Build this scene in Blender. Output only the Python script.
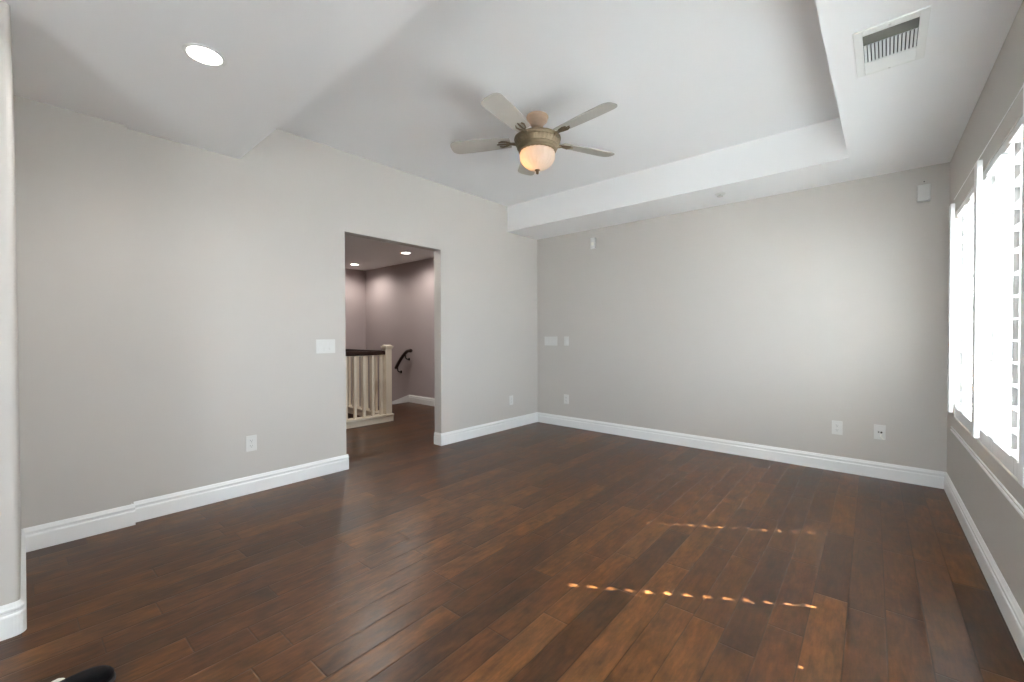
import bpy, bmesh, math, random
from mathutils import Vector, Matrix

# ---------------------------------------------------------------- clear
for _o in list(bpy.data.objects):
    bpy.data.objects.remove(_o, do_unlink=True)
S = bpy.context.scene
C = S.collection
PI = math.pi
random.seed(7)

# ---------------------------------------------------------------- camera
YAW, PITCH, ROLL, FPX = 0.71897, 0.01285, -0.00244, 427.65
fw = Vector((-math.sin(YAW)*math.cos(PITCH), math.cos(YAW)*math.cos(PITCH), -math.sin(PITCH)))
rt = Vector((math.cos(YAW), math.sin(YAW), 0))
up = rt.cross(fw)
rt2 = rt*math.cos(ROLL) + up*math.sin(ROLL)
up2 = up*math.cos(ROLL) - rt*math.sin(ROLL)
cam_data = bpy.data.cameras.new('camera')
cam = bpy.data.objects.new('camera', cam_data)
C.objects.link(cam)
cam_data.sensor_fit = 'HORIZONTAL'
cam_data.sensor_width = 36.0
cam_data.lens = FPX/1024*36.0
cam_data.clip_start = 0.02
m3 = Matrix((rt2, up2, -fw)).transposed()
cam.matrix_world = Matrix.Translation((3.5272, -4.5471, 1.1596)) @ m3.to_4x4()
S.camera = cam

# ---------------------------------------------------------------- colour management, world, sun
S.view_settings.view_transform = 'Standard'
S.view_settings.look = 'None'
S.view_settings.gamma = 1.0
S.view_settings.use_curve_mapping = False
S.view_settings.exposure = 0.70
S.cycles.max_bounces = 16
S.cycles.diffuse_bounces = 10
S.cycles.glossy_bounces = 4
S.cycles.transparent_max_bounces = 16
S.cycles.caustics_reflective = False
S.cycles.caustics_refractive = False
S.cycles.sample_clamp_indirect = 26.0
S.cycles.use_adaptive_sampling = False
S.cycles.use_light_tree = False

w = bpy.data.worlds.new('sky')
S.world = w
w.use_nodes = True
bg = w.node_tree.nodes['Background']
bg.inputs['Color'].default_value = (0.86, 0.95, 1.06, 1)
bg.inputs['Strength'].default_value = 8.5

sun_d = bpy.data.lights.new('sun', 'SUN')
sun_d.energy = 92.0
sun_d.angle = math.radians(0.5)
sun_d.color = (0.97, 0.98, 1.0)
sun = bpy.data.objects.new('sun', sun_d)
C.objects.link(sun)
SUN_AZ = math.radians(32.2)        # horizontal heading of the sunlight, from the window into the room
sd = Vector((-math.cos(SUN_AZ), -math.sin(SUN_AZ), -math.tan(math.radians(45.0)))).normalized()
sun.rotation_euler = sd.to_track_quat('-Z', 'Y').to_euler()
sun.location = (8, 3, 6)

# ---------------------------------------------------------------- helpers
def srgb(r, g, b):
    f = lambda c: (c/255/12.92) if c/255 <= .04045 else ((c/255+.055)/1.055)**2.4
    return (f(r), f(g), f(b), 1)

def nodes_of(name):
    m = bpy.data.materials.new(name)
    m.use_nodes = True
    nt = m.node_tree
    return m, nt, nt.nodes['Principled BSDF']

def mat(name, rgb, rough=.5, metal=0.0, bump=0.0, bscale=200.0, var=0.0, vscale=4.0, spec=0.5):
    m, nt, p = nodes_of(name)
    p.inputs['Base Color'].default_value = srgb(*rgb)
    p.inputs['Roughness'].default_value = rough
    p.inputs['Metallic'].default_value = metal
    p.inputs['Specular IOR Level'].default_value = spec
    tc = nt.nodes.new('ShaderNodeTexCoord')
    if var:
        n = nt.nodes.new('ShaderNodeTexNoise'); n.inputs['Scale'].default_value = vscale
        nt.links.new(tc.outputs['Object'], n.inputs['Vector'])
        mx = nt.nodes.new('ShaderNodeMix'); mx.data_type = 'RGBA'
        c = srgb(*rgb)
        mx.inputs['A'].default_value = tuple(x*(1-var) for x in c[:3])+(1,)
        mx.inputs['B'].default_value = tuple(min(1, x*(1+var)) for x in c[:3])+(1,)
        nt.links.new(n.outputs['Fac'], mx.inputs['Factor'])
        nt.links.new(mx.outputs['Result'], p.inputs['Base Color'])
    if bump:
        n2 = nt.nodes.new('ShaderNodeTexNoise'); n2.inputs['Scale'].default_value = bscale
        n2.inputs['Detail'].default_value = 3
        nt.links.new(tc.outputs['Object'], n2.inputs['Vector'])
        b = nt.nodes.new('ShaderNodeBump'); b.inputs['Strength'].default_value = bump
        b.inputs['Distance'].default_value = .002
        nt.links.new(n2.outputs['Fac'], b.inputs['Height'])
        nt.links.new(b.outputs['Normal'], p.inputs['Normal'])
    return m

def emis(name, rgb, strength):
    m, nt, p = nodes_of(name)
    p.inputs['Base Color'].default_value = srgb(*rgb)
    p.inputs['Emission Color'].default_value = srgb(*rgb)
    p.inputs['Emission Strength'].default_value = strength
    return m

def obj(name, bm, m=None, parent=None, smooth=False, bevel=0.0, segs=2):
    me = bpy.data.meshes.new(name)
    bmesh.ops.recalc_face_normals(bm, faces=bm.faces)
    bm.to_mesh(me); bm.free()
    o = bpy.data.objects.new(name, me)
    C.objects.link(o)
    if m: me.materials.append(m)
    if smooth:
        for f in me.polygons: f.use_smooth = True
    if bevel:
        b = o.modifiers.new('bevel', 'BEVEL'); b.width = bevel; b.segments = segs
        b.limit_method = 'ANGLE'; b.angle_limit = math.radians(40)
    if parent: o.parent = parent
    return o

def box(bm, x0, x1, y0, y1, z0, z1, M=None):
    vs = [bm.verts.new((x, y, z)) for x in (x0, x1) for y in (y0, y1) for z in (z0, z1)]
    for a in ((0,1,3,2), (4,6,7,5), (0,4,5,1), (2,3,7,6), (0,2,6,4), (1,5,7,3)):
        bm.faces.new([vs[i] for i in a])
    if M is not None:
        for v in vs: v.co = M @ v.co
    return vs

def prism(bm, prof, a, b, fn):
    """closed profile prof [(u,v)], swept straight between a and b; fn(t,u,v) -> xyz"""
    r0 = [bm.verts.new(fn(a, u, v)) for u, v in prof]
    r1 = [bm.verts.new(fn(b, u, v)) for u, v in prof]
    n = len(prof)
    for i in range(n):
        bm.faces.new((r0[i], r0[(i+1) % n], r1[(i+1) % n], r1[i]))
    bm.faces.new(r0[::-1]); bm.faces.new(r1)

def lathe(bm, prof, seg=48, c=(0, 0, 0), rfun=None):
    rings = []
    for r, z in prof:
        if r < 1e-5:
            rings.append([bm.verts.new((c[0], c[1], c[2]+z))])
        else:
            rings.append([bm.verts.new((c[0]+(rfun(r, z, 2*PI*i/seg) if rfun else r)*math.cos(2*PI*i/seg),
                                        c[1]+(rfun(r, z, 2*PI*i/seg) if rfun else r)*math.sin(2*PI*i/seg), c[2]+z)) for i in range(seg)])
    for A, B in zip(rings, rings[1:]):
        if len(A) == 1 and len(B) == 1: continue
        for i in range(seg):
            j = (i+1) % seg
            if len(A) == 1: bm.faces.new((A[0], B[i], B[j]))
            elif len(B) == 1: bm.faces.new((A[i], B[0], A[j]))
            else: bm.faces.new((A[i], B[i], B[j], A[j]))

def tube(bm, pts, r, seg=14, squash=1.0):
    pts = [Vector(p) for p in pts]
    rings = []
    for i, p in enumerate(pts):
        t = (pts[min(i+1, len(pts)-1)]-pts[max(i-1, 0)]).normalized()
        ref = Vector((0, 1, 0)) if abs(t.y) < .9 else Vector((0, 0, 1))
        a = t.cross(ref).normalized(); b = t.cross(a).normalized()
        rr = r[i] if isinstance(r, (list, tuple)) else r
        rings.append([bm.verts.new(p + a*rr*math.cos(2*PI*k/seg) + b*rr*squash*math.sin(2*PI*k/seg)) for k in range(seg)])
    for A, B in zip(rings, rings[1:]):
        for k in range(seg):
            bm.faces.new((A[k], A[(k+1) % seg], B[(k+1) % seg], B[k]))
    bm.faces.new(rings[0][::-1]); bm.faces.new(rings[-1])

def catmull(pts, n=6):
    P = [Vector(p) for p in pts]
    P = [P[0]*2-P[1]] + P + [P[-1]*2-P[-2]]
    out = []
    for i in range(1, len(P)-2):
        for k in range(n):
            t = k/n
            out.append(.5*((2*P[i]) + (P[i+1]-P[i-1])*t + (2*P[i-1]-5*P[i]+4*P[i+1]-P[i+2])*t*t + (3*P[i]-P[i-1]-3*P[i+1]+P[i+2])*t**3))
    out.append(P[-2])
    return out

def thing(name, label, cat, loc=(0, 0, 0), rz=0.0, group=None):
    o = bpy.data.objects.new(name, None)
    C.objects.link(o)
    o.empty_display_size = .1
    o.location = loc; o.rotation_euler = (0, 0, rz)
    tag(o, label, cat, group)
    return o

def tag(o, label, cat, group=None):
    o['label'] = label; o['category'] = cat
    if group: o['group'] = group
    return o

def struct(o, label=None, cat=None):
    o['kind'] = 'structure'
    if label: o['label'] = label
    if cat: o['category'] = cat
    return o

def dup(root, label=None, group=None):
    r = root.copy(); C.objects.link(r)
    if label: r['label'] = label
    if group: r['group'] = group
    for ch in list(root.children):
        c = ch.copy(); C.objects.link(c); c.parent = r
        for g in list(ch.children):
            d = g.copy(); C.objects.link(d); d.parent = c
    return r

NB = bmesh.new

# ---------------------------------------------------------------- measurements (metres; room corner at the origin)
HC, HT = 2.44, 2.749          # lower ceiling, tray ceiling
XR, TH = 3.875, 0.01877       # right wall at the corner, and its small turn
TRAY_X, TRAY_Y0, TRAY_Y1 = 3.313, -3.503, -0.598
YN = -6.3                     # near end of the room, behind the camera
RW_ROT = PI/2 + TH
def RW(t, n, z):              # right-wall frame: t toward the back, n into the room
    return Vector((XR - math.sin(TH)*t - math.cos(TH)*n, math.cos(TH)*t - math.sin(TH)*n, z))

# ---------------------------------------------------------------- materials
M_wall = mat('greige wall paint', (198, 193, 187), .75, bump=.12, bscale=160, spec=.25)
M_ceil = mat('white ceiling paint', (240, 240, 240), .85, bump=.10, bscale=140, spec=.2)
M_hall = mat('mauve grey wall paint', (178, 165, 164), .7, bump=.1, bscale=160, spec=.25)
M_trim = mat('white semi gloss trim', (236, 236, 234), .35, bump=.03, bscale=60)
M_cream = mat('cream painted wood', (233, 222, 203), .4, bump=.03, bscale=60)
M_plast = mat('white plastic', (216, 215, 211), .38)
M_almond = mat('pale grey plastic', (206, 205, 200), .42)
M_slot = mat('dark slot', (40, 38, 36), .6)
M_brassjack = mat('dark brass jack', (60, 52, 40), .35, metal=.8)
M_shut = mat('white shutter lacquer', (240, 240, 238), .38)
M_vinyl = mat('white vinyl window frame', (225, 226, 226), .45)
M_metalw = mat('white enamelled metal', (232, 232, 229), .4)
M_slat_shade = mat('grey slat shade', (92, 90, 84), .7)
M_dark = mat('espresso stained handrail', (44, 26, 20), .3, var=.3, vscale=20)
M_iron = mat('dark bronze metal', (36, 30, 27), .4, metal=.7)
M_blade = mat('pale washed fan blade', (176, 172, 164), .5, var=.05, vscale=12)
M_can = mat('tan beige fan enamel', (186, 158, 134), .5, var=.10, vscale=30)
M_brass = mat('antique brass fan body', (104, 89, 66), .5, metal=.35, bump=.4, bscale=90, var=.25, vscale=45)
M_shoe = mat('black leather', (9, 9, 13), .62, bump=.15, bscale=120, spec=.2)
M_sole = mat('dark grey rubber', (58, 57, 58), .7)
M_white = mat('white fabric', (236, 232, 222), .8)
M_well = mat('beige stair carpet', (186, 160, 132), .9, bump=.5, bscale=260)

def floor_material():
    m, nt, p = nodes_of('hand scraped brown hardwood planks')
    N, L = nt.nodes, nt.links
    def math_(op, a, b=None, c=None):
        n = N.new('ShaderNodeMath'); n.operation = op
        for i, v in enumerate((a, b, c)):
            if v is None: continue
            if isinstance(v, (int, float)): n.inputs[i].default_value = v
            else: L.new(v, n.inputs[i])
        return n.outputs[0]
    tc = N.new('ShaderNodeTexCoord')
    mp = N.new('ShaderNodeMapping'); mp.vector_type = 'POINT'
    mp.inputs['Rotation'].default_value = (0, 0, -TH)
    L.new(tc.outputs['Object'], mp.inputs['Vector'])
    sx = N.new('ShaderNodeSeparateXYZ'); L.new(mp.outputs['Vector'], sx.inputs[0])
    X, Y = sx.outputs[0], sx.outputs[1]
    W = 0.1215
    u = math_('DIVIDE', math_('ADD', X, 0.0365 + 40*W - .003), W)
    row = math_('FLOOR', u); fu = math_('FRACT', u)
    wn = N.new('ShaderNodeTexWhiteNoise'); wn.noise_dimensions = '1D'; L.new(row, wn.inputs['W'])
    ln = math_('MULTIPLY_ADD', wn.outputs['Value'], 0.45, 0.62)     # plank length in this row
    off = math_('MULTIPLY', wn.outputs['Value'], 7.31)
    v = math_('DIVIDE', math_('ADD', math_('ADD', Y, 30.0), off), ln)
    col = math_('FLOOR', v); fv = math_('FRACT', v)
    cv = N.new('ShaderNodeCombineXYZ'); L.new(row, cv.inputs[0]); L.new(col, cv.inputs[1])
    wn2 = N.new('ShaderNodeTexWhiteNoise'); wn2.noise_dimensions = '3D'; L.new(cv.outputs[0], wn2.inputs['Vector'])
    pid = wn2.outputs['Value']
    # per-plank grain coordinates
    gv = N.new('ShaderNodeCombineXYZ')
    L.new(math_('MULTIPLY', X, 1.0), gv.inputs[0])
    L.new(math_('MULTIPLY', Y, 0.16), gv.inputs[1])
    L.new(math_('MULTIPLY', pid, 37.0), gv.inputs[2])
    gr = N.new('ShaderNodeTexNoise'); gr.inputs['Scale'].default_value = 60; gr.inputs['Detail'].default_value = 6; gr.inputs['Roughness'].default_value = .62
    L.new(gv.outputs[0], gr.inputs['Vector'])
    gv2 = N.new('ShaderNodeCombineXYZ')
    L.new(X, gv2.inputs[0]); L.new(math_('MULTIPLY', Y, 0.45), gv2.inputs[1]); L.new(math_('MULTIPLY', pid, 19.0), gv2.inputs[2])
    bl = N.new('ShaderNodeTexNoise'); bl.inputs['Scale'].default_value = 15; bl.inputs['Detail'].default_value = 4; bl.inputs['Roughness'].default_value = .6
    L.new(gv2.outputs[0], bl.inputs['Vector'])
    # plank tone
    rp = N.new('ShaderNodeValToRGB'); cr = rp.color_ramp
    cr.elements[0].position = 0.0; cr.elements[0].color = srgb(58, 33, 15)
    cr.elements[1].position = 1.0; cr.elements[1].color = srgb(93, 58, 28)
    for pos, c in ((.2, (69, 41, 18)), (.45, (75, 44, 21)), (.75, (83, 50, 22))):
        e = cr.elements.new(pos); e.color = srgb(*c)
    L.new(pid, rp.inputs['Fac'])
    # grain / blotches multiply the tone
    g1 = N.new('ShaderNodeMapRange'); g1.inputs['From Min'].default_value = .3; g1.inputs['From Max'].default_value = .7
    g1.inputs['To Min'].default_value = .62; g1.inputs['To Max'].default_value = 1.32
    L.new(gr.outputs['Fac'], g1.inputs['Value'])
    g2 = N.new('ShaderNodeMapRange'); g2.inputs['From Min'].default_value = .32; g2.inputs['From Max'].default_value = .68
    g2.inputs['To Min'].default_value = .52; g2.inputs['To Max'].default_value = 1.42
    L.new(bl.outputs['Fac'], g2.inputs['Value'])
    # knots: few dark spots
    kn = N.new('ShaderNodeTexVoronoi'); kn.inputs['Scale'].default_value = 3.1
    kv = N.new('ShaderNodeCombineXYZ'); L.new(math_('MULTIPLY', X, 2.2), kv.inputs[0]); L.new(Y, kv.inputs[1]); L.new(math_('MULTIPLY', pid, 3.0), kv.inputs[2])
    L.new(kv.outputs[0], kn.inputs['Vector'])
    k1 = N.new('ShaderNodeMapRange'); k1.inputs['From Min'].default_value = .04; k1.inputs['From Max'].default_value = .16
    k1.inputs['To Min'].default_value = .55; k1.inputs['To Max'].default_value = 1.0
    L.new(kn.outputs['Distance'], k1.inputs['Value'])
    fac = math_('MULTIPLY', math_('MULTIPLY', g1.outputs[0], g2.outputs[0]), k1.outputs[0])
    # bevelled joints
    eu = math_('MULTIPLY', math_('MINIMUM', fu, math_('SUBTRACT', 1.0, fu)), W)
    ev = math_('MULTIPLY', math_('MINIMUM', fv, math_('SUBTRACT', 1.0, fv)), ln)
    ed = math_('MINIMUM', eu, ev)
    gp = N.new('ShaderNodeMapRange'); gp.inputs['From Min'].default_value = .0006; gp.inputs['From Max'].default_value = .0028
    gp.inputs['To Min'].default_value = .42; gp.inputs['To Max'].default_value = 1.0
    L.new(ed, gp.inputs['Value'])
    fac = math_('MULTIPLY', fac, gp.outputs[0])
    vm = N.new('ShaderNodeVectorMath'); vm.operation = 'SCALE'
    L.new(rp.outputs['Color'], vm.inputs[0]); L.new(fac, vm.inputs['Scale'])
    L.new(vm.outputs[0], p.inputs['Base Color'])
    rg = N.new('ShaderNodeMapRange'); rg.inputs['To Min'].default_value = .24; rg.inputs['To Max'].default_value = .40
    L.new(bl.outputs['Fac'], rg.inputs['Value']); L.new(rg.outputs[0], p.inputs['Roughness'])
    p.inputs['Specular IOR Level'].default_value = .28
    # height: joints + scraping
    jt = N.new('ShaderNodeMapRange'); jt.inputs['From Min'].default_value = 0; jt.inputs['From Max'].default_value = .005
    L.new(ed, jt.inputs['Value'])
    tilt = math_('MULTIPLY', math_('MULTIPLY', math_('SUBTRACT', pid, .5), fu), .5)
    h = math_('ADD', math_('ADD', math_('MULTIPLY', jt.outputs[0], .7), math_('MULTIPLY', bl.outputs['Fac'], .8)), math_('MULTIPLY', gr.outputs['Fac'], .25))
    h = math_('ADD', h, tilt)
    b = N.new('ShaderNodeBump'); b.inputs['Strength'].default_value = .26; b.inputs['Distance'].default_value = .003
    L.new(h, b.inputs['Height']); L.new(b.outputs['Normal'], p.inputs['Normal'])
    return m
M_floor = floor_material()

def glass_material():
    m = bpy.data.materials.new('clear window glass'); m.use_nodes = True
    nt = m.node_tree; nt.nodes.clear()
    out = nt.nodes.new('ShaderNodeOutputMaterial')
    tr = nt.nodes.new('ShaderNodeBsdfTransparent'); tr.inputs[0].default_value = (.97, .985, .98, 1)
    gl = nt.nodes.new('ShaderNodeBsdfGlossy'); gl.inputs['Roughness'].default_value = .02
    mx = nt.nodes.new('ShaderNodeMixShader'); mx.inputs[0].default_value = .05
    nt.links.new(tr.outputs[0], mx.inputs[1]); nt.links.new(gl.outputs[0], mx.inputs[2]); nt.links.new(mx.outputs[0], out.inputs[0])
    return m
M_glass = glass_material()

def bowl_material():
    m = bpy.data.materials.new('frosted ribbed glass'); m.use_nodes = True
    nt = m.node_tree; nt.nodes.clear()
    out = nt.nodes.new('ShaderNodeOutputMaterial')
    df = nt.nodes.new('ShaderNodeBsdfDiffuse'); df.inputs[0].default_value = (.80, .77, .72, 1)
    tl = nt.nodes.new('ShaderNodeBsdfTranslucent'); tl.inputs[0].default_value = (.86, .84, .78, 1)
    gl = nt.nodes.new('ShaderNodeBsdfGlossy'); gl.inputs['Roughness'].default_value = .25
    a = nt.nodes.new('ShaderNodeMixShader'); a.inputs[0].default_value = .5
    b = nt.nodes.new('ShaderNodeMixShader'); b.inputs[0].default_value = .05
    nt.links.new(df.outputs[0], a.inputs[1]); nt.links.new(tl.outputs[0], a.inputs[2])
    nt.links.new(a.outputs[0], b.inputs[1]); nt.links.new(gl.outputs[0], b.inputs[2]); nt.links.new(b.outputs[0], out.inputs[0])
    return m
M_bowl = bowl_material()
M_bulb = emis('warm bulb', (255, 180, 105), 7.0)
M_lens = emis('bright downlight lens', (255, 250, 242), 9.0)
M_lens.cycles.emission_sampling = 'NONE'

# ================================================================ SETTING
# floor: room + upstairs hall in one continuous level
bm = NB()
box(bm, -.11, 4.25, YN, .2, -.15, 0)
box(bm, -1.62, -.11, -5.0, -.1, -.15, 0)
box(bm, -2.75, -1.62, -1.34, -.1, -.15, 0)
struct(obj('floor', bm, M_floor))

# ceiling: lower ring, tray recess with vertical faces
bm = NB()
box(bm, -.12, 4.25, YN, TRAY_Y0, HC, HT+.1)
box(bm, -.12, 4.25, TRAY_Y1, .2, HC, HT+.1)
box(bm, TRAY_X, 4.25, TRAY_Y0, TRAY_Y1, HC, HT+.1)
box(bm, -.12, TRAY_X, TRAY_Y0, TRAY_Y1, HT, HT+.1)
struct(obj('ceiling', bm, M_ceil))
bm = NB(); box(bm, -4.4, -.115, -5.0, .05, HC, HC+.1)
struct(obj('ceiling_hall', bm, M_ceil))

# left wall with the cased-free doorway, and the slightly proud near stretch
DY0, DY1, DZ = -2.708, -1.652, 2.062
BUMP, BY = .0417, -4.12
bm = NB()
zt = HT+.05
prism(bm, [(-4.6, 0), (DY0, 0), (DY0, DZ), (DY1, DZ), (DY1, 0), (.1, 0), (.1, zt), (-4.6, zt)], -.11, 0, lambda t, u, v: (t, u, v))
box(bm, -.002, BUMP, -4.6, BY, 0, HC+.02)
struct(obj('wall_left', bm, M_wall))

bm = NB(); box(bm, 0, 4.2, 0, .15, 0, HC+.05)
struct(obj('wall_back', bm, M_wall))

# right wall with the wide window opening (right-wall frame)
OT0, OT1, OZ0, OZ1 = -3.37, -.455, .565, 2.02
bm = NB()
box(bm, OT1, .2, -.16, 0, 0, HC+.05)
box(bm, -6.6, OT0, -.16, 0, 0, HC+.05)
box(bm, OT0, OT1, -.16, 0, 0, OZ0)
box(bm, OT0, OT1, -.16, 0, OZ1, HC+.05)
o = obj('wall_right', bm, M_wall); o.location = (XR, 0, 0); o.rotation_euler = (0, 0, RW_ROT)
struct(o)

# wall end on the near left with its rounded corner
bm = NB()
R = .02; x1, y1 = .982, -4.566
prof = [(0, YN), (x1, YN)] + [(x1-R+R*math.cos(a), y1-R+R*math.sin(a)) for a in [k*PI/12 for k in range(7)]] + [(0, y1)]
prism(bm, prof, 0, HC+.02, lambda t, u, v: (u, v, t))
struct(obj('wall_stub', bm, M_wall, smooth=False))

# near end of the room, behind the camera: wall with an unseen window added for fill daylight
bm = NB()
box(bm, .9, 2.7, YN-.15, YN, 0, HC+.05)
box(bm, 3.80, 4.3, YN-.15, YN, 0, HC+.05)
box(bm, 2.7, 3.80, YN-.15, YN, 2.1, HC+.05)
struct(obj('wall_near', bm, M_wall))
wn_ = bpy.data.objects.new('added_window', None); C.objects.link(wn_); struct(wn_)
bm = NB()
for a, b in ((2.7, 2.75), (3.225, 3.275), (3.75, 3.80)): box(bm, a, b, YN-.1, YN-.05, 0, 2.1)
for a, b in ((0, .06), (2.04, 2.1)): box(bm, 2.7, 3.80, YN-.1, YN-.05, a, b)
obj('window_frame', bm, M_vinyl, wn_)
bm = NB(); box(bm, 2.75, 3.225, YN-.078, YN-.072, .06, 2.04); box(bm, 3.275, 3.75, YN-.078, YN-.072, .06, 2.04)
obj('window_pane', bm, M_glass, wn_)
# hall beyond the doorway
bm = NB(); box(bm, -4.4, -.11, -.1, .05, -1.6, HC+.05); struct(obj('wall_hall_back', bm, M_hall))
bm = NB(); box(bm, -4.4, -4.2, -5.0, -.1, -1.6, HC+.05); struct(obj('wall_hall_left', bm, M_hall))
bm = NB(); box(bm, -4.4, -.11, -5.15, -5.0, -1.6, HC+.05); struct(obj('wall_hall_near', bm, M_hall))
# stairwell sides and lower landing
bm = NB()
box(bm, -1.62, -1.52, -5.0, -1.24, -1.6, -.15)
box(bm, -2.75, -1.62, -1.34, -1.24, -1.6, -.15)
struct(obj('wall_stairwell', bm, M_hall))
bm = NB(); box(bm, -4.2, -1.52, -5.0, -.1, -1.7, -1.6); struct(obj('floor_landing', bm, M_well))
bm = NB()
for k in range(5):
    box(bm, -2.75-.27*(k+1), -2.75-.27*k, -1.24, -.1, -1.6, -.185*(k+1))
struct(obj('floor_stairs', bm, M_floor))

# baseboards
BBP = [(0, 0), (.015, 0), (.015, .080), (.0135, .086), (.0105, .089), (.0105, .098), (.0125, .101), (.0125, .108), (.009, .114), (.006, .122), (.003, .128), (0, .128)]
def base(name, segs):
    bm = NB()
    for a, b, fn in segs: prism(bm, BBP, a, b, fn)
    return struct(obj(name, bm, M_trim))
X0 = lambda x: (lambda t, u, v: (x+u, t, v))
base('baseboard_left', [(BY-.001+.015, DY0+.015, X0(0)), (DY1-.015, -.0, X0(0)), (-4.56, BY+.015, X0(BUMP)),
     (-.11, 0, lambda t, u, v: (t, DY0+u, v)), (-.11, 0, lambda t, u, v: (t, DY1-u, v)),
     (BUMP*0, BUMP, lambda t, u, v: (t, BY+u, v))])
base('baseboard_back', [(0, 3.9, lambda t, u, v: (t, -u, v))])
o = base('baseboard_right', [(-6.3, 0, lambda t, u, v: (t, u, v))]); o.location = (XR, 0, 0); o.rotation_euler = (0, 0, RW_ROT)
# stub baseboard wraps the rounded corner
bm = NB()
path = [(0.03, y1, 0, 1)] + [(x1-R+R*math.cos(a), y1-R+R*math.sin(a), math.cos(a), math.sin(a)) for a in [PI/2-k*PI/12 for k in range(7)]] + [(x1, YN, 1, 0)]
rings = [[bm.verts.new((px+nx*u, py+ny*u, v)) for u, v in BBP] for px, py, nx, ny in path]
for A, B in zip(rings, rings[1:]):
    for i in range(len(BBP)):
        j = (i+1) % len(BBP)
        bm.faces.new((A[i], A[j], B[j], B[i]))
bm.faces.new(rings[0][::-1]); bm.faces.new(rings[-1])
struct(obj('baseboard_stub', bm, M_trim))
base('baseboard_hall', [(-2.75, -.11, lambda t, u, v: (t, -.1-u, v)), (-5.0, DY0, lambda t, u, v: (-.11-u, t, v)), (DY1, -.1, lambda t, u, v: (-.11-u, t, v))])
# sloping skirt board beside the stairs
bm = NB()
prism(bm, [(-2.75, .128), (-2.75, -.30), (-4.2, -1.30), (-4.2, -.34)], 0, .016, lambda t, u, v: (u, -.1-t, v))
struct(obj('baseboard_stairs', bm, M_trim))

# window 1: trim frame, vinyl sashes, panes (right-wall frame)
win = bpy.data.objects.new('window_1', None); C.objects.link(win)
win.location = (XR, 0, 0); win.rotation_euler = (0, 0, RW_ROT); struct(win)
bm = NB()
NF = .016
box(bm, OT0-.05, OT1+.055, 0, NF, OZ1-.045, OZ1+.05)
box(bm, OT0-.05, OT1+.055, 0, NF, OZ0-.05, OZ0+.045)
box(bm, OT1-.010, OT1+.055, 0, NF, OZ0+.045, OZ1-.045)
box(bm, OT0-.05, OT0+.042, 0, NF, OZ0+.045, OZ1-.045)
obj('window_trim', bm, M_wall, win, bevel=.003)
bm = NB()
box(bm, OT0-.056, OT1+.06, 0, .022, OZ0-.036, OZ0-.028)
box(bm, OT0-.056, OT1+.06, 0, .024, OZ0-.056, OZ0-.046)
box(bm, OT0-.054, OT1+.06, 0, .019, OZ1+.046, OZ1+.052)
obj('window_moulding', bm, M_trim, win, bevel=.004)
bm = NB()
mull = [OT1, -.722, -1.155, -1.587, -2.02, -2.452, -2.885, OT0]  # uprights behind the shutter bars are added to block stray sun dots
for t in mull: box(bm, t-.028, t+.028, -.15, -.105, OZ0, OZ1)
for a, b in ((OZ0, OZ0+.05), (OZ1-.05, OZ1)): box(bm, OT0, OT1, -.15, -.105, a, b)
obj('window_frame', bm, M_vinyl, win)
bm = NB()
for a, b in zip(mull, mull[1:]): box(bm, b+.028, a-.028, -.131, -.125, OZ0+.05, OZ1-.05)
obj('window_pane', bm, M_glass, win)

# unseen pale ground added outside to bounce sunlight up to the ceiling
M_ground = mat('pale bounce ground', (226, 225, 222), .9, var=.1, vscale=2)
bm = NB(); box(bm, 4.6, 40, -40, 40, -.5, -.3); box(bm, -40, 4.6, -40, -6.7, -.5, -.3)
struct(obj('ground', bm, M_ground))

# ================================================================ THINGS
# ---- plantation shutter panels
PW, LZ0, LSP, NL = .4325, .72, .083, 15
PZ0, PZ1 = .612, 1.985
PAN_OUT = 'white shutter panel with open louvers'
def louver_bm(half):
    bm = NB()
    prof = [(.0445*math.cos(a), .0046*math.sin(a)) for a in [2*PI*k/20 for k in range(20)]]
    prism(bm, prof, -half, half, lambda t, u, v: (t, u, v))
    return bm
def make_panel(label, PW=PW):
    t = thing('plantation_shutter', label, 'shutter', group='plantation shutter panels across the window')
    hw = PW/2-.0015
    for s in (-1, 1):
        bm = NB(); box(bm, min(s*hw, s*(hw-.05)), max(s*hw, s*(hw-.05)), -.0105, .0105, PZ0, PZ1)
        obj('stile', bm, M_shut, t, bevel=.002)
    bm = NB(); box(bm, -(hw-.05), hw-.05, -.010, .010, PZ0, LZ0-.045); obj('bottom_rail', bm, M_shut, t)
    bm = NB(); box(bm, -(hw-.05), hw-.05, -.010, .010, LZ0+LSP*(NL-1)+.045, PZ1); obj('top_rail', bm, M_shut, t)
    lo = None
    for k in range(NL):
        if lo is None:
            lo = obj('louver', louver_bm(hw-.0650), M_shut, t, smooth=False); l = lo
        else:
            l = lo.copy(); C.objects.link(l)
        l.location = (0, 0, LZ0+LSP*k)
    return t
plabels = ['white shutter panel just past the first protruding bar from the room corner',
           'white shutter panel between the far grey stile and the second protruding bar',
           'white shutter panel just past the second protruding bar from the room corner',
           'white shutter panel cut by the right edge of the photo, before the third bar',
           'white shutter panel nearer than the third bar, outside the photo',
           'nearest white shutter panel, at the near end of the window']
q = make_panel('narrow farthest shutter panel, added for the wall glow, between the room corner and the first protruding bar', .245)  # opening and narrow panel here are sized for the glow on the back wall
q.location = RW(-.5985, 0, 0); q.rotation_euler = (0, 0, RW_ROT)
pan = None
for i in range(6):
    c = -(.722 + PW*(i+.5))
    if pan is None: pan = make_panel(plabels[0]); q = pan
    else: q = dup(pan, plabels[i])
    q.location = RW(c, 0, 0); q.rotation_euler = (0, 0, RW_ROT)
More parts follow.
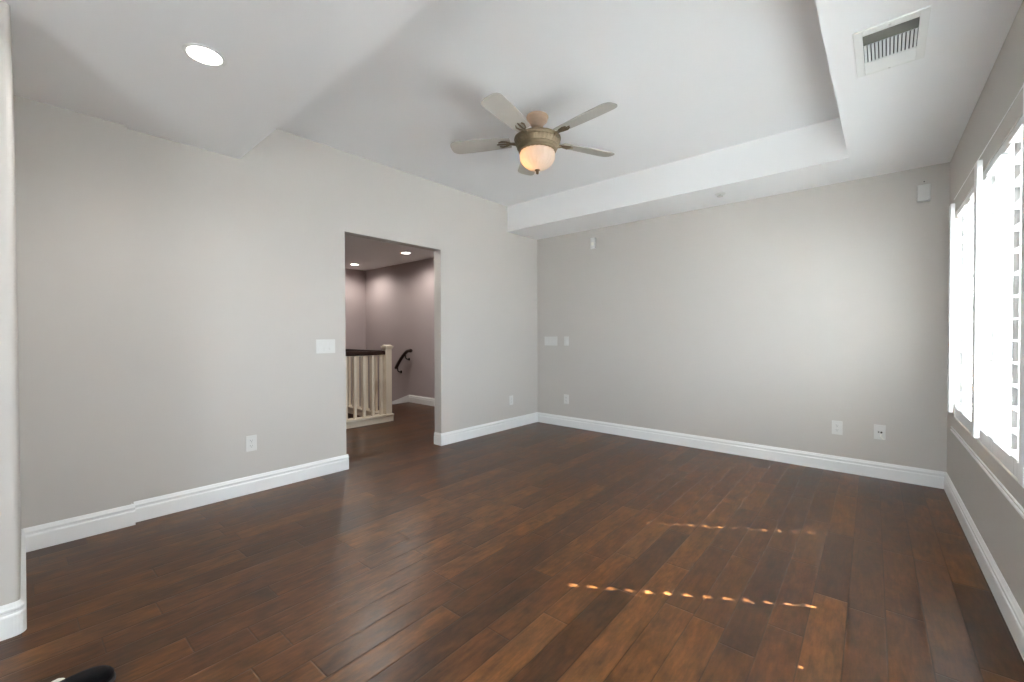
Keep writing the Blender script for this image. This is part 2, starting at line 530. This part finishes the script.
# protruding meeting bars where pairs of panels close
blabels = ['white upright bar of the shutters nearest the room corner', 'white upright bar between the two visible shutter bays',
           'white upright shutter bar at the right edge of the photo']
bar = None
for i in range(3):
    if bar is None:
        bm = NB(); box(bm, -.020, .042, .046, .066, .672, 1.972); box(bm, -.004, .004, .0145, .047, .74, 1.88)
        bar = obj('shutter_bar', bm, M_shut, bevel=.003); q = bar
    else:
        q = bar.copy(); C.objects.link(q)
    tag(q, blabels[i], 'shutter bar', 'upright bars of the shutters')
    q.location = RW(-(.722+.865*i), 0, 0); q.rotation_euler = (0, 0, RW_ROT)

# ---- ceiling fan with light
FX, FY = 1.617, -2.080
fan = thing('ceiling_fan', 'five blade ceiling fan with antique brass body and frosted bowl light', 'ceiling fan', (FX, FY, HT))
bm = NB()
lathe(bm, [(0, 0), (.070, 0), (.078, -.006), (.080, -.016), (.076, -.028), (.070, -.034), (.072, -.042), (.064, -.050), (.052, -.060), (.044, -.072), (.040, -.084), (0, -.084)])
obj('canopy', bm, M_can, fan, smooth=True)
bm = NB(); lathe(bm, [(0, -.08), (.026, -.08), (.026, -.115), (.034, -.120), (.036, -.150), (0, -.150)], 32)
obj('downrod', bm, M_can, fan, smooth=True)
bm = NB()
lathe(bm, [(0, -.146), (.06, -.148), (.125, -.154), (.158, -.159), (.167, -.164), (.169, -.171), (.168, -.179), (.163, -.186), (0, -.186)], 64)
obj('motor_housing', bm, M_brass, fan, smooth=True)
bm = NB()
NSEG = 192
lathe(bm, [(.160, -.184), (.165, -.188), (.161, -.200), (.152, -.214), (.143, -.226), (.139, -.230), (.100, -.230)], NSEG,
      rfun=lambda r, z, a: r*(1+(.016*math.cos(a*36) if -.224 < z < -.19 else 0)))
obj('embossed_band', bm, M_brass, fan, smooth=True)
bm = NB()
lathe(bm, [(.10, -.226), (.146, -.227), (.149, -.232), (.146, -.238), (.137, -.241), (.134, -.246), (.137, -.252), (.137, -.258), (.130, -.263), (.05, -.263)], 64)
obj('light_fitter', bm, M_brass, fan, smooth=True)
bm = NB()
pr = [(.118, -.258)]
for k in range(0, 17):
    a = PI*.12 - k/16*(PI*.62)
    pr.append((max(.0, .126*math.cos(a)), -.292 + .100*math.sin(a)))
pr[-1] = (.004, -.392)
lathe(bm, pr, 144, rfun=lambda r, z, a: r*(1+.018*math.cos(a*24)*min(1, r/.06)))
obj('light_bowl', bm, M_bowl, fan, smooth=True)
bm = NB()
lathe(bm, [(0, -.386), (.018, -.387), (.020, -.394), (.012, -.400), (.009, -.406), (.012, -.412), (.008, -.420), (0, -.422)], 24)
obj('finial', bm, M_brass, fan, smooth=True)
bm = NB(); lathe(bm, [(0, -.270), (.014, -.272), (.014, -.292), (.024, -.308), (.030, -.326), (.024, -.344), (0, -.356)], 24, c=(-.035, -.045, 0))
obj('bulb', bm, M_bulb, fan, smooth=True)
# blades: camera-right direction is the zero angle
cr_ang = math.atan2(rt.y, rt.x)
def blade_bm():
    bm = NB()
    L0, L1 = .20, .655
    top, n = [], 22
    outl = []
    def wid(s): return .052 + .020*math.sin(min(1, s*1.15)*PI/2)
    for k in range(n+1):
        s = k/n; outl.append((L0+(L1-.06-L0)*s, wid(s)))
    for k in range(1, 10):
        a = k/10*PI/2
        outl.append((L1-.06+.06*math.sin(a), .072*(math.cos(a)**.55)))
    full = outl + [(L1, 0)] + [(x, -y) for x, y in reversed(outl)]
    for z in (.0035, -.0035):
        top.append([bm.verts.new((x, y, z)) for x, y in full])
    bm.faces.new(top[0]); bm.faces.new(top[1][::-1])
    for i in range(len(full)):
        j = (i+1) % len(full)
        bm.faces.new((top[0][i], top[1][i], top[1][j], top[0][j]))
    return bm
b0 = a0 = None
for k in range(5):
    ang = cr_ang - math.radians(48+72*k) 
    if b0 is None:
        b0 = obj('blade', blade_bm(), M_blade, fan); bl = b0
        bm = NB()
        tube(bm, [(.135, 0, -.012), (.16, 0, -.016), (.19, 0, -.010), (.215, 0, -.006)], [.016, .013, .012, .010], 10, .6)
        for s in (-1, 1):
            tube(bm, [(.195, 0, -.008), (.225, s*.022, -.0065), (.262, s*.030, -.0065), (.285, s*.022, -.006)], [.009, .008, .009, .005], 8, .5)
        tube(bm, [(.20, 0, -.008), (.25, 0, -.0065), (.30, 0, -.006)], [.011, .009, .005], 8, .5)
        a0 = obj('blade_bracket', bm, M_brass, b0, smooth=True)
    else:
        bl = b0.copy(); C.objects.link(bl)
        c = a0.copy(); C.objects.link(c); c.parent = bl
    bl.location = (0, 0, -.176)
    bl.rotation_euler = (math.radians(11), 0, ang)

# ---- recessed downlights
def downlight(label, x, y, r=.066):
    t = thing('recessed_downlight', label, 'ceiling light', (x, y, HC), group='recessed ceiling downlights')
    bm = NB()
    lathe(bm, [(r+.002, .004), (r, -.002), (r+.004, -.004), (r+.012, -.004), (r+.018, -.001), (r+.018, .004)], 48)
    obj('trim_ring', bm, M_metalw, t, smooth=True)
    bm = NB(); lathe(bm, [(0, -.003), (r*.7, -.0025), (r+.001, -.0005), (r+.001, .003), (0, .003)], 48)
    obj('lens', bm, M_lens, t, smooth=True)
    return t
d0 = downlight('round lit downlight in the lower ceiling at upper left', 1.180, -3.988)
spots_room = [('added round lit downlight overhead beside the window, above the top of the photo', 2.65, -3.988), ('round lit downlight behind the camera near the wall end', 1.9, -6.2)]  # overhead lamp is added, unseen, to light the right wall and floor
for lb, x, y in spots_room:
    q = dup(d0, lb); q.location = (x, y, HC)
h0 = downlight('small lit hall downlight farther back, near the mauve wall corner', -3.66, -.62, .062)
q = dup(h0, 'small lit hall downlight nearer the right jamb of the doorway'); q.location = (-2.074, -.633, HC)
q = dup(h0, 'added hall downlight above the front balustrade, hidden behind the door head'); q.location = (-.80, -2.0, HC)  # unseen lamp, added to brighten the balusters and hall floor
def spot(name, x, y, z, e, col, size=150, r=.05):
    d = bpy.data.lights.new(name, 'SPOT'); d.energy = e; d.color = col
    d.spot_size = math.radians(size); d.spot_blend = .6; d.shadow_soft_size = r
    o = bpy.data.objects.new(name, d); C.objects.link(o); o.location = (x, y, z)
    return o
spot('downlight_beam', 1.180, -3.988, HC-.02, 17, (1, .98, .96), 165)
spot('downlight_beam', 2.65, -3.988, HC-.02, 26, (1, .98, .96), 165)  # beam of the added overhead downlight
for nm_, x, y in (('hall_beam', -3.66, -.62), ('hall_beam', -2.074, -.633), ('hall_beam', -.80, -2.0)):  # last one is the added, unseen lamp over the balustrade
    spot(nm_, x, y, HC-.02, 40 if x > -1 else 26, (1, .95, .88), 165)

# ---- ceiling supply register (three-way)
vent = thing('ceiling_vent', 'white rectangular three way air register in the ceiling near the window', 'vent', (3.530, -2.006, HC))
VX, VY = .120, .205
bm = NB()
ix0, ix1, iy0, iy1 = -.088, .090, -.158, .180
z0, z1 = -.007, 0
iy0, iy1 = -.160, .183
box(bm, -VX, ix0, -VY, VY, z0, z1); box(bm, ix1, VX, -VY, VY, z0, z1)
box(bm, ix0, ix1, -VY, iy0, z0, z1); box(bm, ix0, ix1, iy1, VY, z0, z1)
dv1, dv2 = -.082, .086
box(bm, ix0, ix1, dv1-.004, dv1+.004, z0, z1); box(bm, ix0, ix1, dv2-.004, dv2+.004, z0, z1)
obj('frame', bm, M_metalw, vent, bevel=.002)
bm = NB(); box(bm, ix0, ix1, iy0, iy1, -.0012, .0005); obj('duct', bm, M_slot, vent)  # flat dark sheet stands in for the shade inside the duct
bm = NB()
n = 9
for k in range(n):       # near bank: dark grey paints in the shade between its slats
    y = iy0 + (dv1-.004-iy0)*(k+.5)/n
    box(bm, ix0, ix1, -.0055, .0055, -.0005, .0005, Matrix.Translation((0, y, -.0055)) @ Matrix.Rotation(math.radians(-30), 4, 'X'))
obj('slat_bank', bm, M_slat_shade, vent)
bm = NB()
n = 14
for k in range(n):       # middle bank
    x = ix0 + (ix1-ix0)*(k+.5)/n
    box(bm, -.0052, .0052, dv1+.004, dv2-.004, -.0005, .0005, Matrix.Translation((x, 0, -.0055)) @ Matrix.Rotation(math.radians(-40 if k < 7 else -40), 4, 'Y'))
obj('slat_bank', bm, M_metalw, vent)
bm = NB()
n = 9
for k in range(n):       # far bank
    y = dv2+.004 + (iy1-dv2-.004)*(k+.5)/n
    box(bm, ix0, ix1, -.0066, .0066, -.0005, .0005, Matrix.Translation((0, y, -.0055)) @ Matrix.Rotation(math.radians(-13), 4, 'X'))
obj('slat_bank', bm, M_metalw, vent)
for s, yy in ((1, -VY+.020), (1, VY-.012)):
    bm = NB(); lathe(bm, [(0, -.0095), (.004, -.009), (.0055, -.007), (.0055, -.006), (0, -.006)], 16, c=(.0, yy, 0)); obj('screw', bm, M_almond, vent, smooth=True)

# ---- small ceiling sprinkler plate on the far soffit
spk = thing('sprinkler_head', 'small round sprinkler head under the soffit by the back wall', 'sprinkler', (2.382, -.366, HC))
bm = NB(); lathe(bm, [(0, 0), (.044, 0), (.044, -.004), (.038, -.008), (0, -.008)], 32); obj('escutcheon', bm, M_metalw, spk, smooth=True)
bm = NB(); lathe(bm, [(0, -.007), (.012, -.008), (.010, -.018), (.026, -.020), (.026, -.023), (0, -.024)], 24); obj('deflector', bm, M_almond, spk, smooth=True)

# ---- wall plates.  Built facing +x at the origin, then turned onto their wall
def plate_part(w_, h_, m=M_plast):
    bm = NB(); box(bm, 0, .006, -w_/2, w_/2, -h_/2, h_/2)
    return bm
def wall_thing(name, label, cat, x, y, z, wall, group=None):
    return thing(name, label, cat, (x, y, z), {'L': 0, 'B': -PI/2}[wall], group)
def switch_plate(label, x, y, z, wall, gangs, group='wall switch plates'):
    t = wall_thing('switch_plate', label, 'light switch', x, y, z, wall, group)
    w_ = .070 + .046*(gangs-1)
    obj('faceplate', plate_part(w_, .116), M_plast, t, bevel=.0025)
    for k in range(gangs):
        yy = (k-(gangs-1)/2)*.046
        bm = NB()
        prism(bm, [(.006, -.034), (.0105, -.034), (.0070, 0), (.0095, .034), (.006, .034)], yy-.0165, yy+.0165, lambda t_, u, v: (u, t_, v))
        obj('rocker', bm, M_plast, t)
    return t
def outlet(label, x, y, z, wall, m=M_plast, group='wall outlets'):
    t = wall_thing('wall_outlet', label, 'outlet', x, y, z, wall, group)
    obj('faceplate', plate_part(.072, .116, m), m, t, bevel=.0025)
    for s in (-1, 1):
        bm = NB()
        pts = [(.0165*math.cos(a), max(-.0125, min(.0125, .0165*math.sin(a)))) for a in [2*PI*k/24 for k in range(24)]]
        prism(bm, pts, .006, .0078, lambda t_, u, v: (t_, u, v+s*.0195))
        r_ = obj('receptacle', bm, m, t)
        bm = NB()
        for yy, hh in ((-.0063, .0045), (.0063, .0038)):
            box(bm, .0075, .0081, yy-.0011, yy+.0011, s*.0195+.002-hh+.002, s*.0195+.002+hh)
        lathe_c = []
        prism(bm, [(.0024*math.cos(a), .0024*math.sin(a)) for a in [2*PI*k/10 for k in range(10)]], .0075, .0081, lambda t_, u, v: (t_, u, v+s*.0195-.0075))
        obj('slots', bm, M_slot, r_)
    bm = NB(); prism(bm, [(.003*math.cos(a), .003*math.sin(a)) for a in [2*PI*k/12 for k in range(12)]], .006, .0075, lambda t_, u, v: (t_, u, v)); obj('screw', bm, M_almond, t)
    return t
switch_plate('white triple rocker switch plate on the left wall beside the doorway', 0, -2.884, 1.073, 'L', 3)
outlet('white duplex outlet low on the left wall, left of the doorway', 0, -3.447, .368, 'L')
outlet('white duplex outlet low on the left wall, between doorway and corner', 0, -.539, .350, 'L')
# blank four gang plate
t = wall_thing('switch_plate', 'wide white multi gang plate on the back wall by the left corner', 'light switch', .226, 0, 1.086, 'B', 'wall switch plates')
obj('faceplate', plate_part(.205, .116), M_plast, t, bevel=.0025)
for k in range(4):
    bm = NB(); yy = (k-1.5)*.046
    prism(bm, [(.006, -.034), (.0085, -.034), (.0070, 0), (.0085, .034), (.006, .034)], yy-.0165, yy+.0165, lambda t_, u, v: (u, t_, v))
    obj('rocker', bm, M_plast, t)
switch_plate('narrow white single switch plate on the back wall, right of the wide plate', .470, 0, 1.087, 'B', 1)
outlet('white duplex outlet low on the back wall below the narrow switch plate', .467, 0, .347, 'B')
outlet('white duplex outlet on the back wall, left of the pair near the window', 3.218, 0, .370, 'B')
# jack plate with dark connector
t = wall_thing('jack_plate', 'white jack plate with a dark connector, on the back wall nearest the window', 'outlet', 3.492, 0, .372, 'B', 'wall outlets')
obj('faceplate', plate_part(.072, .118), M_plast, t, bevel=.0025)
bm = NB(); box(bm, .006, .0085, -.014, .016, -.012, .014); obj('insert', bm, M_almond, t)
bm = NB(); prism(bm, [(.0065*math.cos(a), .0065*math.sin(a)) for a in [2*PI*k/16 for k in range(16)]], .006, .018, lambda t_, u, v: (t_, u+.011, v+.001)); obj('coax_jack', bm, M_brassjack, t)
bm = NB(); box(bm, .0083, .0090, -.0105, -.0015, -.003, .005); obj('data_port', bm, M_slot, t)
bm = NB(); tube(bm, catmull([(.016, .010, -.012), (.020, .006, -.028), (.015, .014, -.042), (.010, .026, -.056)]), .0035, 8); obj('cable_end', bm, M_white, t, smooth=True)
for z in (-.046, .046):
    bm = NB(); prism(bm, [(.003*math.cos(a), .003*math.sin(a)) for a in [2*PI*k/12 for k in range(12)]], .006, .0075, lambda t_, u, v: (t_, u, v+z)); obj('screw', bm, M_almond, t)

# ---- white boxes high on the back wall
t = wall_thing('wall_sensor', 'small white motion sensor high on the back wall near the left corner', 'sensor', .862, 0, 2.268, 'B')
bm = NB(); prism(bm, [(0, -.034), (.030, -.030), (.034, 0), (.030, .030), (0, .034)], -.066, .064, lambda t_, u, v: (u, v, t_)); obj('housing', bm, M_plast, t, bevel=.004)
bm = NB(); prism(bm, [(.028, -.020), (.0345, -.016), (.037, 0), (.0345, .016), (.028, .020)], -.030, .010, lambda t_, u, v: (u, v, t_)); obj('lens', bm, M_white, t)
t = wall_thing('wall_chime', 'pale box mounted high on the back wall beside the window corner', 'wall box', 3.735, 0, 2.238, 'B')
bm = NB(); box(bm, 0, .032, -.038, .038, -.062, .062); obj('cover', bm, M_plast, t, bevel=.004)
bm = NB(); box(bm, 0, .010, -.034, .034, -.066, -.060); obj('backplate', bm, M_almond, t)
nl = wall_thing('wall_anchor', 'tiny dark screw anchor above the pale box near the window corner', 'screw', 3.737, 0, 2.326, 'B')
bm = NB(); prism(bm, [(.006*math.cos(a), .006*math.sin(a)) for a in [2*PI*k/12 for k in range(12)]], 0, .004, lambda t_, u, v: (t_, u, v)); obj('sleeve', bm, M_almond, nl)
bm = NB(); prism(bm, [(.0042*math.cos(a), .0042*math.sin(a)) for a in [2*PI*k/12 for k in range(12)]], .0035, .008, lambda t_, u, v: (t_, u, v)); obj('screw', bm, M_slot, nl)

# ---- balustrade in the hall
def balustrade(label, p0, length, rz, n, spacing, first, newel=True):
    t = thing('balustrade', label, 'railing', p0, rz, 'white stair balustrades')
    bm = NB()
    prism(bm, [(-.055, 0), (.055, 0), (.055, .066), (.062, .070), (.066, .082), (.066, .100), (-.066, .100), (-.066, .082), (-.062, .070), (-.055, .066)], (-.06 if newel else 0), length, lambda a, u, v: (a, u, v))
    obj('curb', bm, M_cream, t)
    bm = NB(); prism(bm, [(-.028, .905), (.028, .905), (.032, .918), (.030, .945), (.022, .960), (-.022, .960), (-.030, .945), (-.032, .918)], 0, length, lambda a, u, v: (a, u, v))
    obj('handrail', bm, M_dark, t)
    bm = NB(); box(bm, 0, length, -.018, .018, .895, .906); obj('fillet', bm, M_cream, t)
    first_o = None
    for k in range(n):
        if first_o is None:
            bm = NB(); box(bm, -.018, .018, -.018, .018, .098, .897)
            first_o = obj('baluster', bm, M_cream, t, bevel=.002); q = first_o
        else:
            q = first_o.copy(); C.objects.link(q)
        q.location = (first+spacing*k, 0, 0)
    if newel:
        bm = NB(); box(bm, -.045, .045, -.045, .045, .1, .985); nw = obj('newel_post', bm, M_cream, t, bevel=.002)
        bm = NB(); box(bm, -.052, .052, -.052, .052, .985, 1.0); box(bm, -.060, .060, -.060, .060, 1.0, 1.022)
        prism(bm, [(-.052, 1.022), (.052, 1.022), (0, 1.038)], -.052, .052, lambda a, u, v: (a, u, v))
        obj('post_cap', bm, M_cream, nw)
    return t
# along the hall floor edge: runs toward the near side from its newel
balustrade('white balustrade with dark rail and newel post seen through the doorway', (-1.585, -1.290, 0), 3.4, -PI/2, 26, .125, .095)
balustrade('rear white balustrade behind the front one, across the stair opening', (-1.662, -1.290, 0), 1.08, PI, 8, .125, .08, newel=False)

# ---- wall handrail on the far hall wall
hr = thing('wall_handrail', 'short dark handrail sloping down the far hall wall past the newel post', 'handrail', (0, 0, 0))
pts = catmull([(-2.60, -.175, .905), (-2.72, -.175, .885), (-2.845, -.175, .800), (-2.96, -.175, .690), (-3.055, -.175, .580)], 6)
bm = NB(); tube(bm, pts, .030, 14); obj('rail', bm, M_dark, hr, smooth=True)
for x, z in ((-2.76, .835), (-3.00, .60)):
    bm = NB(); tube(bm, catmull([(x, -.1, z-.085), (x, -.135, z-.085), (x, -.168, z-.065), (x, -.175, z-.015)]), .010, 10)
    lathe(bm, [(0, 0), (.026, 0), (.024, .008), (0, .010)], 20)
    bm.verts.ensure_lookup_table()
    for v in bm.verts[-(20*2+2):]:
        co = v.co.copy(); v.co = Vector((x+co.x, -.1-co.z, z-.085+co.y))
    obj('bracket', bm, M_iron, hr, smooth=True)

# ---- black shoe at the bottom left
shoe = thing('shoe', 'black shoe toe with a white strap at the bottom left edge of the floor', 'shoe', (1.623, -4.494, 0), math.radians(29))
def shoe_shell(z_levels, L=.29, front=.155):
    bm = NB(); rings = []
    n = 40
    for z, sc, dz in z_levels:
        ring = []
        for k in range(n):
            a = 2*PI*k/n
            c, s = math.cos(a), math.sin(a)
            yy = front - L/2 + (L/2)*math.copysign(abs(s)**.8, s)*sc
            f = (yy-(front-L))/L
            wd = (.036 + .017*math.sin(min(1, max(0, f))*PI*.62))*sc
            ring.append(bm.verts.new((wd*math.copysign(abs(c)**.75, c), yy, z + dz*(1-f)**1.2)))
        rings.append(ring)
    for A, B in zip(rings, rings[1:]):
        for k in range(n):
            j = (k+1) % n
            bm.faces.new((A[k], A[j], B[j], B[k]))
    bm.faces.new(rings[0][::-1]); bm.faces.new(rings[-1])
    return bm
obj('sole', shoe_shell([(0, .97, 0), (.004, 1.0, 0), (.018, 1.0, .004), (.020, .98, .004)]), M_sole, shoe, smooth=True)
obj('upper', shoe_shell([(.019, .975, .004), (.035, .965, .015), (.048, .90, .035), (.056, .78, .045), (.061, .55, .05), (.063, .3, .05)]), M_shoe, shoe, smooth=True)
bm = NB()
tube(bm, catmull([(-.030, .022, .056), (-.055, .040, .052), (-.085, .050, .042), (-.112, .050, .026)]), [.006]+[.013]*16+[.011, .008], 12, 1.5)
obj('strap', bm, M_white, shoe, smooth=True)

# ---------------------------------------------------------------- sky light portals at the glazing
def portal(name, loc, rot, sx_, sy_):
    d = bpy.data.lights.new(name, 'AREA'); d.shape = 'RECTANGLE'; d.size = sx_; d.size_y = sy_
    d.cycles.is_portal = True
    o = bpy.data.objects.new(name, d); C.objects.link(o); o.location = loc; o.rotation_euler = rot
    return o
portal('window_portal', RW((OT0+OT1)/2, -.17, (OZ0+OZ1)/2), (PI/2, 0, PI/2+TH), OT1-OT0, OZ1-OZ0)
portal('window_portal', (3.25, YN-.12, 1.05), (PI/2, 0, PI), 1.1, 2.1)
